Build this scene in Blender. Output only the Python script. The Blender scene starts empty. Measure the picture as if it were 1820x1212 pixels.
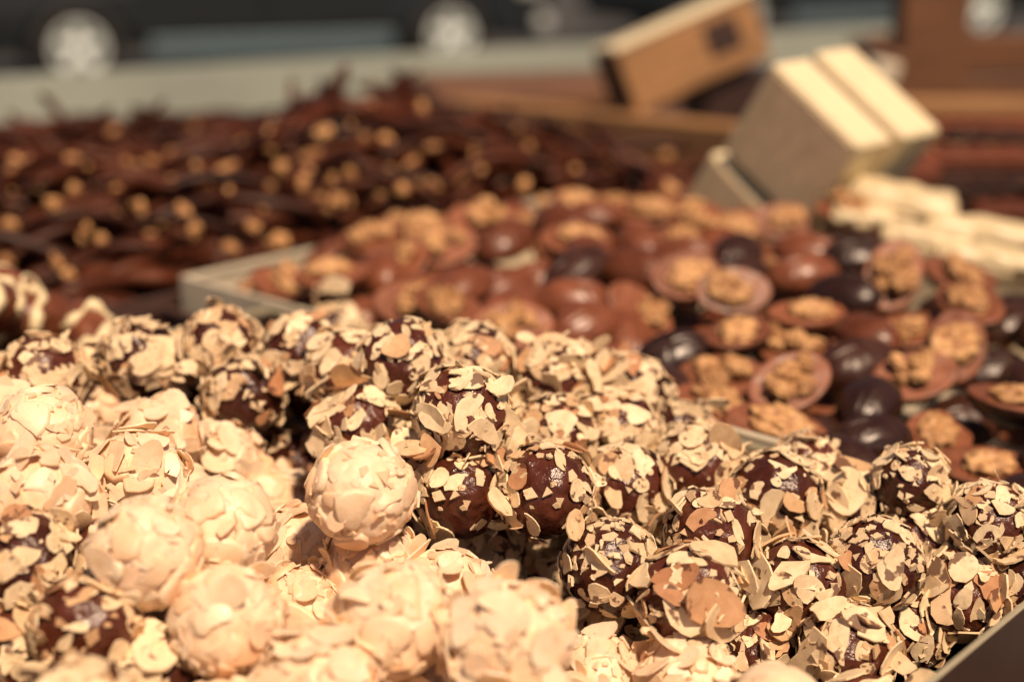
import bpy, math, random
import numpy as np
from mathutils import Vector, Matrix, Quaternion, noise

random.seed(7)
scene = bpy.context.scene
col = scene.collection

# ------------------------------------------------------------------ camera
TABLE, RIM, CAM_Z, PITCH, FPX = 0.985, 1.045, 1.245, math.radians(16.7), 2528.0
cam_data = bpy.data.cameras.new('camera')
cam = bpy.data.objects.new('camera', cam_data)
col.objects.link(cam)
cam.location = (0, 0, CAM_Z)
cam.rotation_euler = (math.pi / 2 - PITCH, 0, 0)
cam_data.sensor_width = 36
cam_data.lens = 50
cam_data.clip_start = 0.02
cam_data.clip_end = 3000
cam_data.dof.use_dof = True
cam_data.dof.focus_distance = 0.465
cam_data.dof.aperture_fstop = 4.6
cam_data.dof.aperture_blades = 0
scene.camera = cam

# ------------------------------------------------------------------ daylight
SUN_DIR = Vector((0.25, -0.46, 0.85)).normalized()
world = bpy.data.worlds.new('World')
scene.world = world
world.use_nodes = True
wn = world.node_tree
bg = wn.nodes['Background']
sky = wn.nodes.new('ShaderNodeTexSky')
sky.sky_type = 'NISHITA'
sky.sun_disc = False
sky.sun_elevation = math.asin(SUN_DIR.z)
sky.sun_rotation = math.atan2(SUN_DIR.x, SUN_DIR.y)
wn.links.new(sky.outputs[0], bg.inputs[0])
bg.inputs[1].default_value = 0.036
sun_data = bpy.data.lights.new('sun', 'SUN')
sun_data.energy = 5.0
sun_data.angle = math.radians(3.5)
sun_data.color = (1.0, 0.725, 0.50)
sun = bpy.data.objects.new('sun', sun_data)
col.objects.link(sun)
sun.rotation_euler = SUN_DIR.to_track_quat('Z', 'Y').to_euler()
sun.location = SUN_DIR * 30
scene.view_settings.view_transform = 'Standard'
scene.view_settings.look = 'None'
scene.view_settings.exposure = 0.14
scene.view_settings.gamma = 1.0
scene.cycles.use_denoising = True
scene.cycles.max_bounces = 8

# ------------------------------------------------------------------ helpers
CP, SP = math.cos(PITCH), math.sin(PITCH)
RIGHT, UP, FWD = Vector((1, 0, 0)), Vector((0, SP, CP)), Vector((0, CP, -SP))
CAM = Vector((0, 0, CAM_Z))

def ray(px, py):
    return FWD + RIGHT * ((px - 910) / FPX) - UP * ((py - 606) / FPX)

def on_z(px, py, z):                       # where the line of sight meets height z
    r = ray(px, py)
    return CAM + r * ((z - CAM_Z) / r.z)

def at_depth(px, py, d):
    return CAM + ray(px, py) * d

CORNER = on_z(320, 490, RIM)               # rear left corner of the walnut tray
TH = math.radians(-42.3)
U2 = (math.cos(TH), math.sin(TH))
V2 = (-U2[1], U2[0])

def uv(u, v, z):
    return Vector((CORNER.x + U2[0] * u + V2[0] * v, CORNER.y + U2[1] * u + V2[1] * v, z))

def to_uv(p):
    dx, dy = p.x - CORNER.x, p.y - CORNER.y
    return dx * U2[0] + dy * U2[1], dx * V2[0] + dy * V2[1]

def mesh(name, verts, faces, mat=None, smooth=False, mats=None, fm=None):
    me = bpy.data.meshes.new(name)
    me.from_pydata([tuple(v) for v in verts], [], faces)
    if mats:
        for m in mats: me.materials.append(m)
        if fm: me.polygons.foreach_set('material_index', fm)
    elif mat: me.materials.append(mat)
    if smooth: me.polygons.foreach_set('use_smooth', [True] * len(me.polygons))
    me.update()
    return me

def link(name, me, parent=None, loc=(0, 0, 0), rot=None, scale=None):
    o = bpy.data.objects.new(name, me)
    col.objects.link(o)
    o.location = loc
    if rot is not None:
        if isinstance(rot, Quaternion): rot = rot.to_euler()
        o.rotation_euler = rot
    if scale is not None:
        o.scale = scale if hasattr(scale, '__len__') else (scale, scale, scale)
    if parent: o.parent = parent
    return o

def tag(o, label=None, cat=None, group=None, kind=None):
    if label: o['label'] = label
    if cat: o['category'] = cat
    if group: o['group'] = group
    if kind: o['kind'] = kind
    return o

class MB:                                   # collects vertices and faces of one mesh
    def __init__(s): s.v, s.f, s.m = [], [], []
    def add(s, vs, fs, mi=0):
        b = len(s.v)
        s.v += [Vector(v) for v in vs]
        s.f += [tuple(i + b for i in f) for f in fs]
        s.m += [mi] * len(fs)
        return s
    def box(s, x0, x1, y0, y1, z0, z1, M=None, bev=0.0, mi=0):
        b = min(bev, (x1 - x0) / 2.01, (y1 - y0) / 2.01, (z1 - z0) / 2.01)
        if b <= 0:
            vs = [Vector((x, y, z)) for z in (z0, z1) for y in (y0, y1) for x in (x0, x1)]
            fs = [(0, 2, 3, 1), (4, 5, 7, 6), (0, 1, 5, 4), (2, 6, 7, 3), (0, 4, 6, 2), (1, 3, 7, 5)]
        else:                               # chamfered box: three vertices per corner
            vs, idx = [], {}
            for i, x in enumerate((x0, x1)):
                for j, y in enumerate((y0, y1)):
                    for k, z in enumerate((z0, z1)):
                        sx, sy, sz = (1 - 2 * i) * b, (1 - 2 * j) * b, (1 - 2 * k) * b
                        idx[i, j, k] = len(vs)
                        vs += [Vector((x, y + sy, z + sz)), Vector((x + sx, y, z + sz)), Vector((x + sx, y + sy, z))]
            fs = []
            for a in range(3):
                o1, o2 = (a + 1) % 3, (a + 2) % 3
                for e in (0, 1):
                    q = []
                    for p1, p2 in ((0, 0), (1, 0), (1, 1), (0, 1)):
                        c = [0, 0, 0]; c[a], c[o1], c[o2] = e, p1, p2
                        q.append(idx[tuple(c)] + a)
                    fs.append(tuple(q if e else q[::-1]))
            for a in range(3):              # edge chamfers along axis a
                o1, o2 = (a + 1) % 3, (a + 2) % 3
                for p1 in (0, 1):
                    for p2 in (0, 1):
                        c0 = [0, 0, 0]; c0[a], c0[o1], c0[o2] = 0, p1, p2
                        c1 = list(c0); c1[a] = 1
                        A, B = idx[tuple(c0)], idx[tuple(c1)]
                        q = (A + o1, B + o1, B + o2, A + o2)
                        fs.append(q if p1 == p2 else q[::-1])
            for c, A in idx.items():
                t = (A, A + 1, A + 2)
                fs.append(t if sum(c) % 2 else t[::-1])
        if M is not None: vs = [M @ v for v in vs]
        return s.add(vs, fs, mi)
    def tube(s, pts, rad, n=6, mi=0, flat=1.0):
        pts = [Vector(p) for p in pts]
        rings = []
        ref = Vector((0, 0, 1))
        for i, p in enumerate(pts):
            t = (pts[min(i + 1, len(pts) - 1)] - pts[max(i - 1, 0)]).normalized()
            a = t.cross(ref)
            if a.length < 1e-4: a = t.cross(Vector((1, 0, 0)))
            a.normalize(); b = a.cross(t)
            r = rad[i] if hasattr(rad, '__len__') else rad
            rings.append([p + a * (r * math.cos(q)) + b * (r * flat * math.sin(q)) for q in [2 * math.pi * k / n for k in range(n)]])
        vs = [v for r in rings for v in r]
        fs = []
        for i in range(len(pts) - 1):
            for k in range(n):
                k2 = (k + 1) % n
                fs.append((i * n + k, i * n + k2, (i + 1) * n + k2, (i + 1) * n + k))
        fs.append(tuple(range(n))[::-1]); fs.append(tuple((len(pts) - 1) * n + k for k in range(n)))
        return s.add(vs, fs, mi)
    def lathe(s, prof, n=32, M=None, mi=0):  # prof: (radius, height) about local z
        vs = [Vector((r * math.cos(2 * math.pi * k / n), r * math.sin(2 * math.pi * k / n), z)) for r, z in prof for k in range(n)]
        if M is not None: vs = [M @ v for v in vs]
        fs = [(i * n + k, i * n + (k + 1) % n, (i + 1) * n + (k + 1) % n, (i + 1) * n + k) for i in range(len(prof) - 1) for k in range(n)]
        return s.add(vs, fs, mi)
    def mesh(s, name, mat=None, smooth=False, mats=None):
        return mesh(name, s.v, s.f, mat, smooth, mats, s.m if mats else None)

def icosphere(sub):
    t = (1 + 5 ** .5) / 2
    vs = [Vector(p).normalized() for p in [(-1, t, 0), (1, t, 0), (-1, -t, 0), (1, -t, 0), (0, -1, t), (0, 1, t), (0, -1, -t), (0, 1, -t), (t, 0, -1), (t, 0, 1), (-t, 0, -1), (-t, 0, 1)]]
    fs = [(0, 11, 5), (0, 5, 1), (0, 1, 7), (0, 7, 10), (0, 10, 11), (1, 5, 9), (5, 11, 4), (11, 10, 2), (10, 7, 6), (7, 1, 8), (3, 9, 4), (3, 4, 2), (3, 2, 6), (3, 6, 8), (3, 8, 9), (4, 9, 5), (2, 4, 11), (6, 2, 10), (8, 6, 7), (9, 8, 1)]
    for _ in range(sub):
        mid, nf = {}, []
        def m(a, b):
            k = (min(a, b), max(a, b))
            if k not in mid:
                mid[k] = len(vs); vs.append(((vs[a] + vs[b]) / 2).normalized())
            return mid[k]
        for a, b, c in fs:
            x, y, z = m(a, b), m(b, c), m(c, a)
            nf += [(a, x, z), (b, y, x), (c, z, y), (x, y, z)]
        fs = nf
    return vs, fs

# ------------------------------------------------------------------ materials
def material(name, color, rough=0.5, spec=0.5, metallic=0.0):
    m = bpy.data.materials.new(name)
    m.use_nodes = True
    b = m.node_tree.nodes['Principled BSDF']
    b.inputs['Base Color'].default_value = (*color, 1)
    b.inputs['Roughness'].default_value = rough
    b.inputs['Specular IOR Level'].default_value = spec
    b.inputs['Metallic'].default_value = metallic
    return m

def nd(m, t, **kw):
    n = m.node_tree.nodes.new(t)
    for k, v in kw.items(): setattr(n, k, v)
    return n

def ln(m, a, b): m.node_tree.links.new(a, b)

def ramp(m, src, stops):
    r = nd(m, 'ShaderNodeValToRGB')
    e = r.color_ramp.elements
    while len(e) < len(stops): e.new(0.5)
    for i, (p, c) in enumerate(stops):
        e[i].position = p; e[i].color = (*c, 1)
    ln(m, src, r.inputs[0])
    return r.outputs[0]

def noise_tex(m, scale, detail=3, rough=0.55, coord='Object', offset=False, stretch=None):
    tc = nd(m, 'ShaderNodeTexCoord')
    n = nd(m, 'ShaderNodeTexNoise', noise_dimensions='4D' if offset else '3D')
    src = tc.outputs[coord]
    if stretch:
        mp = nd(m, 'ShaderNodeMapping'); mp.inputs['Scale'].default_value = stretch
        ln(m, src, mp.inputs[0]); src = mp.outputs[0]
    ln(m, src, n.inputs['Vector'])
    n.inputs['Scale'].default_value = scale
    n.inputs['Detail'].default_value = detail
    n.inputs['Roughness'].default_value = rough
    if offset:                              # every object its own pattern
        oi = nd(m, 'ShaderNodeObjectInfo'); mu = nd(m, 'ShaderNodeMath', operation='MULTIPLY')
        mu.inputs[1].default_value = 37.0
        ln(m, oi.outputs['Random'], mu.inputs[0]); ln(m, mu.outputs[0], n.inputs['W'])
    return n

def bsdf(m): return m.node_tree.nodes['Principled BSDF']

def bump(m, src, strength, dist):
    b = nd(m, 'ShaderNodeBump')
    b.inputs['Strength'].default_value = strength
    b.inputs['Distance'].default_value = dist
    ln(m, src, b.inputs['Height'])
    ln(m, b.outputs[0], bsdf(m).inputs['Normal'])

def mix(m, fac, a, b, blend='MIX'):
    x = nd(m, 'ShaderNodeMix', data_type='RGBA', blend_type=blend)
    if isinstance(fac, (int, float)): x.inputs[0].default_value = fac
    else: ln(m, fac, x.inputs[0])
    for s, i in ((a, 6), (b, 7)):
        if isinstance(s, tuple): x.inputs[i].default_value = (*s, 1)
        else: ln(m, s, x.inputs[i])
    return x.outputs[2]

def rnd(m): return nd(m, 'ShaderNodeObjectInfo').outputs['Random']

def chocolate(name, dark, light, rough, bscale, bstr, mscale=140, bdist=0.0012):
    m = material(name, dark, rough)
    base = ramp(m, rnd(m), [(0, dark), (1, light)])
    n = noise_tex(m, mscale, 4, 0.6, offset=True)
    f = ramp(m, n.outputs[0], [(0.35, (0.75, 0.75, 0.75)), (0.7, (1.25, 1.2, 1.15))])
    c = mix(m, 1.0, base, f, 'MULTIPLY')
    ln(m, c, bsdf(m).inputs['Base Color'])
    r = nd(m, 'ShaderNodeMapRange')
    r.inputs['From Min'].default_value = 0.3; r.inputs['From Max'].default_value = 0.7
    r.inputs['To Min'].default_value = max(0.08, rough - 0.1); r.inputs['To Max'].default_value = rough + 0.15
    ln(m, n.outputs[0], r.inputs[0]); ln(m, r.outputs[0], bsdf(m).inputs['Roughness'])
    n2 = noise_tex(m, bscale, 4, 0.6, offset=True)
    bump(m, n2.outputs[0], bstr, bdist)
    return m

M_TRUFFLE = chocolate('truffle_chocolate', (0.048, 0.0125, 0.007), (0.105, 0.027, 0.0135), 0.25, 5.0, 0.5, 2.6, 0.0016)
M_MILK = chocolate('milk_chocolate', (0.125, 0.038, 0.0165), (0.215, 0.071, 0.033), 0.32, 180, 0.3)
M_MILK_SHADE = chocolate('shaded_milk_chocolate', (0.022, 0.0088, 0.006), (0.050, 0.018, 0.010), 0.32, 180, 0.3)  # milk chocolate shells in shade, the shade put into the colour
M_STICK = chocolate('stick_chocolate', (0.018, 0.0054, 0.0032), (0.108, 0.030, 0.012), 0.42, 220, 0.5)
bsdf(M_STICK).inputs['Specular IOR Level'].default_value = 0.22
M_BAR = chocolate('bar_chocolate', (0.10, 0.026, 0.012), (0.17, 0.046, 0.021), 0.62, 160, 0.25)
bsdf(M_BAR).inputs['Specular IOR Level'].default_value = 0.25

M_BARD = chocolate('dark_bar_chocolate', (0.020, 0.008, 0.0055), (0.045, 0.016, 0.009), 0.62, 160, 0.25)
bsdf(M_BARD).inputs['Specular IOR Level'].default_value = 0.2

def almond(name):
    m = material(name, (0.7, 0.5, 0.3), 0.62, 0.35)
    base = ramp(m, rnd(m), [(0, (0.72, 0.56, 0.36)), (0.35, (0.87, 0.72, 0.49)), (0.72, (0.80, 0.65, 0.43)), (0.84, (0.68, 0.49, 0.30)), (0.93, (0.62, 0.41, 0.23)), (1.0, (0.44, 0.21, 0.105))])
    n = noise_tex(m, 230, 4, 0.65, offset=True)
    f = ramp(m, n.outputs[0], [(0.3, (0.80, 0.74, 0.66)), (0.62, (1.08, 1.08, 1.08))])
    c = mix(m, 1.0, base, f, 'MULTIPLY')
    n3 = noise_tex(m, 110, 3, 0.6, offset=True)
    sm = ramp(m, n3.outputs[0], [(0.585, (0, 0, 0)), (0.615, (0.85, 0.85, 0.85))])   # chocolate smears
    c = mix(m, sm, c, (0.10, 0.032, 0.018))
    ln(m, c, bsdf(m).inputs['Base Color'])
    bump(m, n.outputs[0], 0.35, 0.0006)
    return m

M_FACE = chocolate('milk_chocolate_face', (0.18, 0.062, 0.029), (0.28, 0.102, 0.050), 0.46, 300, 0.25)
M_ALMOND = almond('almond_slice')
M_SKIN = material('almond_skin', (0.36, 0.17, 0.07), 0.7)

def white_choc(name, k=1.0):
    m = material(name, (0.8, 0.6, 0.35), 0.42, 0.45)
    base = ramp(m, rnd(m), [(0, (0.89, 0.67, 0.46)), (0.5, (0.93, 0.74, 0.53)), (0.85, (0.90, 0.64, 0.44)), (1, (0.86, 0.57, 0.36))])
    n = noise_tex(m, 170 * k, 4, 0.6, offset=True)
    f = ramp(m, n.outputs[0], [(0.3, (0.90, 0.84, 0.76)), (0.6, (1.04, 1.04, 1.04))])
    c = mix(m, 1.0, base, f, 'MULTIPLY')
    ln(m, c, bsdf(m).inputs['Base Color'])
    b = bsdf(m)
    b.inputs['Subsurface Weight'].default_value = 0.22
    b.inputs['Subsurface Radius'].default_value = (1.0, 0.55, 0.25)
    b.inputs['Subsurface Scale'].default_value = 0.004
    n2 = noise_tex(m, 320 * k, 4, 0.65, offset=True)
    bump(m, n2.outputs[0], 0.4, 0.0007)
    return m

M_WHITE = white_choc('white_chocolate')
M_WHITEBALL = white_choc('white_chocolate_coat', 0.016)

def nut(name, dark, light, scale):
    m = material(name, light, 0.55, 0.4)
    n = noise_tex(m, scale, 4, 0.6, offset=True)
    var = ramp(m, rnd(m), [(0, (0.72, 0.66, 0.6)), (1, (1.15, 1.15, 1.15))])
    c = mix(m, 1.0, ramp(m, n.outputs[0], [(0.32, dark), (0.58, light)]), var, 'MULTIPLY')
    ln(m, c, bsdf(m).inputs['Base Color'])
    bump(m, n.outputs[0], 0.6, 0.001)
    return m

M_WALNUT = nut('walnut', (0.22, 0.085, 0.034), (0.60, 0.36, 0.165), 240)
M_HAZEL = nut('hazelnut', (0.33, 0.145, 0.055), (0.66, 0.38, 0.165), 150)
M_DRIZZLE = material('white_drizzle', (0.80, 0.68, 0.42), 0.35)

def plain(name, c, rough, scale, amt, spec=0.5, metallic=0.0, bstr=0.1, bd=0.0005, stretch=None):
    m = material(name, c, rough, spec, metallic)
    n = noise_tex(m, scale, 5, 0.6, stretch=stretch)
    lo = tuple(x * (1 - amt) for x in c); hi = tuple(min(1, x * (1 + amt)) for x in c)
    ln(m, ramp(m, n.outputs[0], [(0.3, lo), (0.7, hi)]), bsdf(m).inputs['Base Color'])
    bump(m, n.outputs[0], bstr, bd)
    return m

M_TRAYF = plain('brown_grey_tray', (0.040, 0.022, 0.018), 0.45, 60, 0.12)
M_LIP = plain('pale_tray_lip', (0.36, 0.32, 0.22), 0.4, 60, 0.12)
M_TRAY = plain('grey_tray', (0.60, 0.54, 0.41), 0.5, 60, 0.12)
M_TABLE = plain('brown_counter', (0.070, 0.036, 0.029), 0.5, 40, 0.15)
M_BOARD = plain('pale_board', (0.33, 0.38, 0.33), 0.55, 6, 0.12)
M_FOIL = plain('pale_gold_card', (0.80, 0.70, 0.46), 0.42, 90, 0.06, bstr=0.15)
M_FOILB = plain('pale_gold_wrapper', (0.66, 0.55, 0.34), 0.38, 90, 0.10, bstr=0.3)
M_KRAFT = plain('kraft_face', (0.78, 0.60, 0.38), 0.45, 60, 0.16, bstr=0.25, stretch=(1, 3, 1))
M_BORDER = plain('kraft_border', (0.72, 0.58, 0.36), 0.55, 60, 0.1)
M_WOOD = plain('brown_wood', (0.15, 0.068, 0.030), 0.6, 12, 0.35, bstr=0.3, bd=0.001, stretch=(1, 9, 9))
M_WOODL = plain('light_wood', (0.33, 0.175, 0.072), 0.6, 12, 0.3, bstr=0.3, bd=0.001, stretch=(1, 9, 9))
M_DARKBOX = plain('dark_card', (0.045, 0.022, 0.016), 0.5, 30, 0.2)
M_PAINT = plain('dark_car_paint', (0.014, 0.018, 0.021), 0.32, 3, 0.1, bstr=0.0)
M_RUBBER = plain('tyre_rubber', (0.018, 0.018, 0.019), 0.8, 30, 0.2)
M_RIM = plain('silver_rim', (0.80, 0.90, 0.88), 0.4, 20, 0.06, metallic=0.1)
M_CHROME = plain('brushed_trim', (0.15, 0.22, 0.25), 0.35, 10, 0.1, metallic=0.4)
M_GLASS = material('tinted_glass', (0.02, 0.025, 0.03), 0.08, 0.6)
M_LAMP = material('lamp_lens', (0.55, 0.60, 0.58), 0.15, 0.6)
M_ROAD = plain('asphalt', (0.050, 0.050, 0.050), 0.85, 40, 0.3, bstr=0.5, bd=0.004)
M_PAVE = plain('paving', (0.20, 0.19, 0.175), 0.8, 12, 0.25, bstr=0.4, bd=0.003)
M_KERB = plain('kerb_stone', (0.26, 0.25, 0.23), 0.8, 12, 0.2)

# ------------------------------------------------------------------ street behind the stall
def sheet(name, x0, x1, y0, y1, z, mat):
    o = link(name, mesh(name, [(x0, y0, z), (x1, y0, z), (x1, y1, z), (x0, y1, z)], [(0, 1, 2, 3)], mat))
    return tag(o, kind='structure')
sheet('ground', -800, 800, -800, 1500, -0.012, M_ROAD)
sheet('road', -200, 200, 7.6, 24, 0.0, M_ROAD)
b = MB().box(-60, 60, -8, 7.45, -0.010, 0.12, bev=0.01)
tag(link('pavement', b.mesh('pavement', M_PAVE)), kind='structure')
b = MB()
for i in range(60):
    b.box(-60 + i * 2, -58.01 + i * 2, 7.455, 7.6, -0.010, 0.125, bev=0.012)
tag(link('kerb', b.mesh('kerb', M_KERB)), kind='structure')

def make_car(loc, yaw, label):
    root = tag(link('parked_car', None, None, loc, (0, 0, yaw)), label, 'car', 'cars parked behind the stall')
    L0, L1, W = -2.28, 2.28, 0.86              # wheels stand at x = -1.42 and 1.42
    def side_profile():
        p = [(L0, 0.36), (L0 + 0.02, 0.62), (L0 + 0.10, 0.92), (-1.95, 0.98), (-1.1, 1.05)]
        p += [(0.95, 1.02), (1.75, 0.95), (L1 - 0.08, 0.80), (L1, 0.60), (L1 - 0.03, 0.36)]
        return p
    low = []
    for cx in (1.42, -1.42):                   # the lower edge with its two wheel arches, front to rear
        for k in range(9):
            a = math.pi * k / 8
            low.append((cx + 0.38 * math.cos(a), 0.30 + 0.37 * math.sin(a)))
    outline = side_profile() + [(L1 - 0.10, 0.24)] + low[:9] + low[9:] + [(L0 + 0.08, 0.26)]
    b = MB(); n = len(outline)
    vs = [Vector((x, -W + (0.06 if z > 0.9 else 0.0 if z > 0.4 else 0.03), z)) for x, z in outline] + [Vector((x, W - (0.06 if z > 0.9 else 0.0 if z > 0.4 else 0.03), z)) for x, z in outline]
    b.add(vs, [tuple(range(n)), tuple(range(2 * n - 1, n - 1, -1))] + [(i, n + i, n + (i + 1) % n, (i + 1) % n) for i in range(n)])
    link('body', b.mesh('car_body', M_PAINT), root)
    cab = [(-1.95, 1.0), (-1.35, 1.40), (-0.4, 1.47), (0.35, 1.40), (1.05, 1.0)]
    b = MB(); n = len(cab)
    vs = [Vector((x, s * (W - 0.08 - 0.30 * (z - 1.0)), z)) for s in (-1, 1) for x, z in cab]
    b.add(vs, [tuple(range(n)), tuple(range(2 * n - 1, n - 1, -1))] + [(i, n + i, n + (i + 1) % n, (i + 1) % n) for i in range(n)])
    link('cabin', b.mesh('car_cabin', M_PAINT), root)
    for s in (-1, 1):
        for x0, x1, t0, t1 in ((-1.55, -0.45, -1.22, -0.45), (-0.37, 0.82, -0.37, 0.30)):
            y0, y1 = s * (W - 0.078), s * (W - 0.175)
            q = [Vector((x0, y0, 1.04)), Vector((x1, y0, 1.04)), Vector((t1, y1, 1.36)), Vector((t0, y1, 1.36))]
            o2 = Vector((0, s * 0.012, 0))
            link('window', mesh('car_window', [v + o2 for v in q] + [v - o2 for v in q], [(0, 1, 2, 3), (7, 6, 5, 4), (0, 4, 5, 1), (1, 5, 6, 2), (2, 6, 7, 3), (3, 7, 4, 0)], M_GLASS), root)
        for x0, x1 in ((-0.98, -0.05), (-0.04, 0.96)):
            d = link('door', MB().box(x0, x1, s * W - 0.012, s * W + 0.012, 0.40, 1.0, bev=0.008).mesh('car_door', M_PAINT), root)
            link('handle', MB().box(x0 + 0.1, x0 + 0.28, s * (W + 0.026) - 0.014, s * (W + 0.026) + 0.014, 0.84, 0.87, bev=0.008).mesh('door_handle', M_CHROME), d)
        link('sill_trim', MB().box(-0.93, 0.93, s * (W + 0.012) - 0.02, s * (W + 0.012) + 0.02, 0.235, 0.38, bev=0.015).mesh('sill_trim', M_CHROME), root)
        link('headlight', MB().box(L1 - 0.30, L1 - 0.02, s * 0.66 - 0.19, s * 0.66 + 0.19, 0.62, 0.77, bev=0.03).mesh('headlight', M_LAMP), root)
        link('fog_lamp', MB().box(L1 - 0.12, L1 + 0.015, s * 0.72 - 0.14, s * 0.72 + 0.14, 0.34, 0.48, bev=0.03).mesh('fog_lamp', M_LAMP), root)
        link('tail_lamp', MB().box(L0 - 0.01, L0 + 0.2, s * 0.68 - 0.16, s * 0.68 + 0.16, 0.66, 0.82, bev=0.03).mesh('tail_lamp', M_GLASS), root)
        for cx in (-1.42, 1.42):
            w = link('wheel', None, root, (cx, s * (W - 0.115), 0.33), (s * -math.pi / 2, 0, 0))
            prof = [(0.185, -0.10), (0.27, -0.105), (0.322, -0.085), (0.33, -0.04), (0.33, 0.04), (0.322, 0.085), (0.27, 0.105), (0.185, 0.10), (0.185, -0.10)]
            link('tyre', MB().lathe(prof, 36).mesh('tyre', M_RUBBER, True), w)
            r = MB().lathe([(0.188, -0.08), (0.188, 0.10), (0.168, 0.103), (0.155, 0.075), (0.155, -0.06)], 36)
            r.lathe([(0.0, 0.098), (0.05, 0.097), (0.065, 0.085), (0.065, 0.03)], 18)
            for k in range(5):
                R = Matrix.Rotation(2 * math.pi * k / 5 + 0.3, 4, 'Z')
                r.box(0.045, 0.165, -0.030, 0.030, 0.055, 0.092, R, 0.012)
            link('rim', r.mesh('wheel_rim', M_RIM), w)
            link('brake_disc', MB().lathe([(0.0, 0.02), (0.15, 0.02), (0.15, 0.0), (0.0, 0.0)], 24).mesh('brake_disc', M_RUBBER), w)
    link('bumper', MB().box(L1 - 0.16, L1 + 0.03, -0.80, 0.80, 0.30, 0.56, bev=0.04).mesh('bumper', M_PAINT), root)
    link('bumper', MB().box(L0 - 0.03, L0 + 0.16, -0.80, 0.80, 0.30, 0.60, bev=0.04).mesh('bumper', M_PAINT), root)
    return root

wa, wb = on_z(150, 86, 0.33), on_z(790, 63, 0.33)
cdir = (wb - wa); cyaw = math.atan2(cdir.y, cdir.x)
side = Vector((-math.sin(cyaw), math.cos(cyaw), 0))
cmid = (wa + wb) / 2 + side * 0.80
cmid.z = 0.0
make_car(cmid, cyaw, 'dark parked car on the left with a pale sill strip between silver wheels')
wc = on_z(1745, 16, 0.33); wc.z = 0
c2 = wc + side * 0.80 + cdir.normalized() * -1.42
make_car(c2, cyaw, 'dark parked car on the right, mostly hidden by the wooden boxes')

# ------------------------------------------------------------------ the stall
# pale board that closes the counter at the back: it runs away to the right
bl, br = at_depth(-60, 143, 1.72), at_depth(1640, 44, 2.30)
bl2, br2 = Vector((bl.x, bl.y, 0)), Vector((br.x, br.y, 0))
bd = (br2 - bl2).normalized(); bn = Vector((-bd.y, bd.x, 0))
vs = []
for off in (0, 0.018):
    for p, zt in ((bl, bl.z), (br, br.z)):
        for z in (TABLE + 0.002, zt):
            q = Vector((p.x, p.y, 0)) + bn * off
            vs.append((q.x, q.y, z))
o = link('back_board', mesh('back_board', vs, [(0, 2, 3, 1), (4, 5, 7, 6), (0, 1, 5, 4), (2, 6, 7, 3), (1, 3, 7, 5), (0, 4, 6, 2)], M_BOARD))
tag(o, 'long pale grey board standing along the back edge of the counter', 'board')

root = tag(link('stall_counter', None, None, (0, 1.2, 0.12)), 'brown market counter that carries all the chocolate trays', 'counter')
fl, fr = bl2 - bd * 0.5, br2 + bd * 0.12        # the counter ends under the board
out = [(-1.3, -0.05), (1.3, -0.05), (fr.x + bn.x * 0.03, fr.y + bn.y * 0.03), (fl.x + bn.x * 0.03, fl.y + bn.y * 0.03)]
vs = [(x, y - 1.2, z) for z in (TABLE - 0.155, TABLE - 0.12) for x, y in out]
link('counter_top', mesh('counter_top', vs, [(3, 2, 1, 0), (4, 5, 6, 7)] + [(k, (k + 1) % 4, 4 + (k + 1) % 4, 4 + k) for k in range(4)], M_TABLE), root)
for x, y in ((-1.2, 0.05), (1.2, 0.05), (fr.x - 0.08, fr.y - 0.1), (fl.x + 0.08, fl.y - 0.08)):
    link('leg', MB().box(x - 0.03, x + 0.03, y - 1.23, y - 1.17, 0.0, TABLE - 0.157, bev=0.004).mesh('counter_leg', M_WOOD), root)

def make_tray(u0, u1, v0, v1, zt, label, mat=M_TRAY, lipmat=None, t=0.0025, lip=0.0045, zb=TABLE + 0.001):
    b = MB()
    def ring(i, z): return [uv(u0 + i, v0 + i, z), uv(u1 - i, v0 + i, z), uv(u1 - i, v1 - i, z), uv(u0 + i, v1 - i, z)]
    rings = [ring(0, zb), ring(0, zt - 0.0005), ring(0.0005, zt), ring(lip - 0.0005, zt), ring(lip, zt - 0.0008), ring(lip, zt - 0.003), ring(t, zt - 0.004), ring(t, zb + 0.003)]
    vs = [v for r in rings for v in r]
    fs = [(0, 3, 2, 1)]
    for i in range(len(rings) - 1):
        for k in range(4):
            k2 = (k + 1) % 4
            fs.append((i * 4 + k, i * 4 + k2, i * 4 + 4 + k2, i * 4 + 4 + k))
    n = len(rings) * 4
    fs.append((n - 4, n - 3, n - 2, n - 1))
    c = uv((u0 + u1) / 2, (v0 + v1) / 2, zb)
    o = link('display_tray', mesh('display_tray', [Vector(v) - c for v in vs], fs, mats=[mat, lipmat or mat], fm=[0] * 5 + [1] * 20 + [0] * 9), None, c)
    return tag(o, label, 'tray', 'shallow trays on the counter')

T1 = (0.085, 0.5305, -0.42, -0.003)
make_tray(*T1, RIM - 0.002, 'thin rimmed tray heaped with almond truffles in front', M_TRAYF, M_LIP, 0.0015, 0.0022)
TW = (0.0, 0.62, 0.0, 0.335)
make_tray(*TW, RIM, 'pale tray of walnut topped chocolates, its grey corner showing', M_TRAY, None, 0.002, 0.0035)
TS = (-0.66, -0.008, -0.30, 0.52)
make_tray(*TS, RIM - 0.012, 'brown tray under the dark heap of chocolate sticks', M_TABLE)
TD = (-0.004, 0.078, -0.42, -0.010)
make_tray(*TD, RIM - 0.016, 'narrow tray under the drizzled chocolates at the left', M_TABLE)
TB = (0.17, 0.64, 0.345, 0.66)
make_tray(*TB, RIM - 0.010, 'brown tray of chocolate bars behind the gold boxes', M_TABLE)

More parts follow.
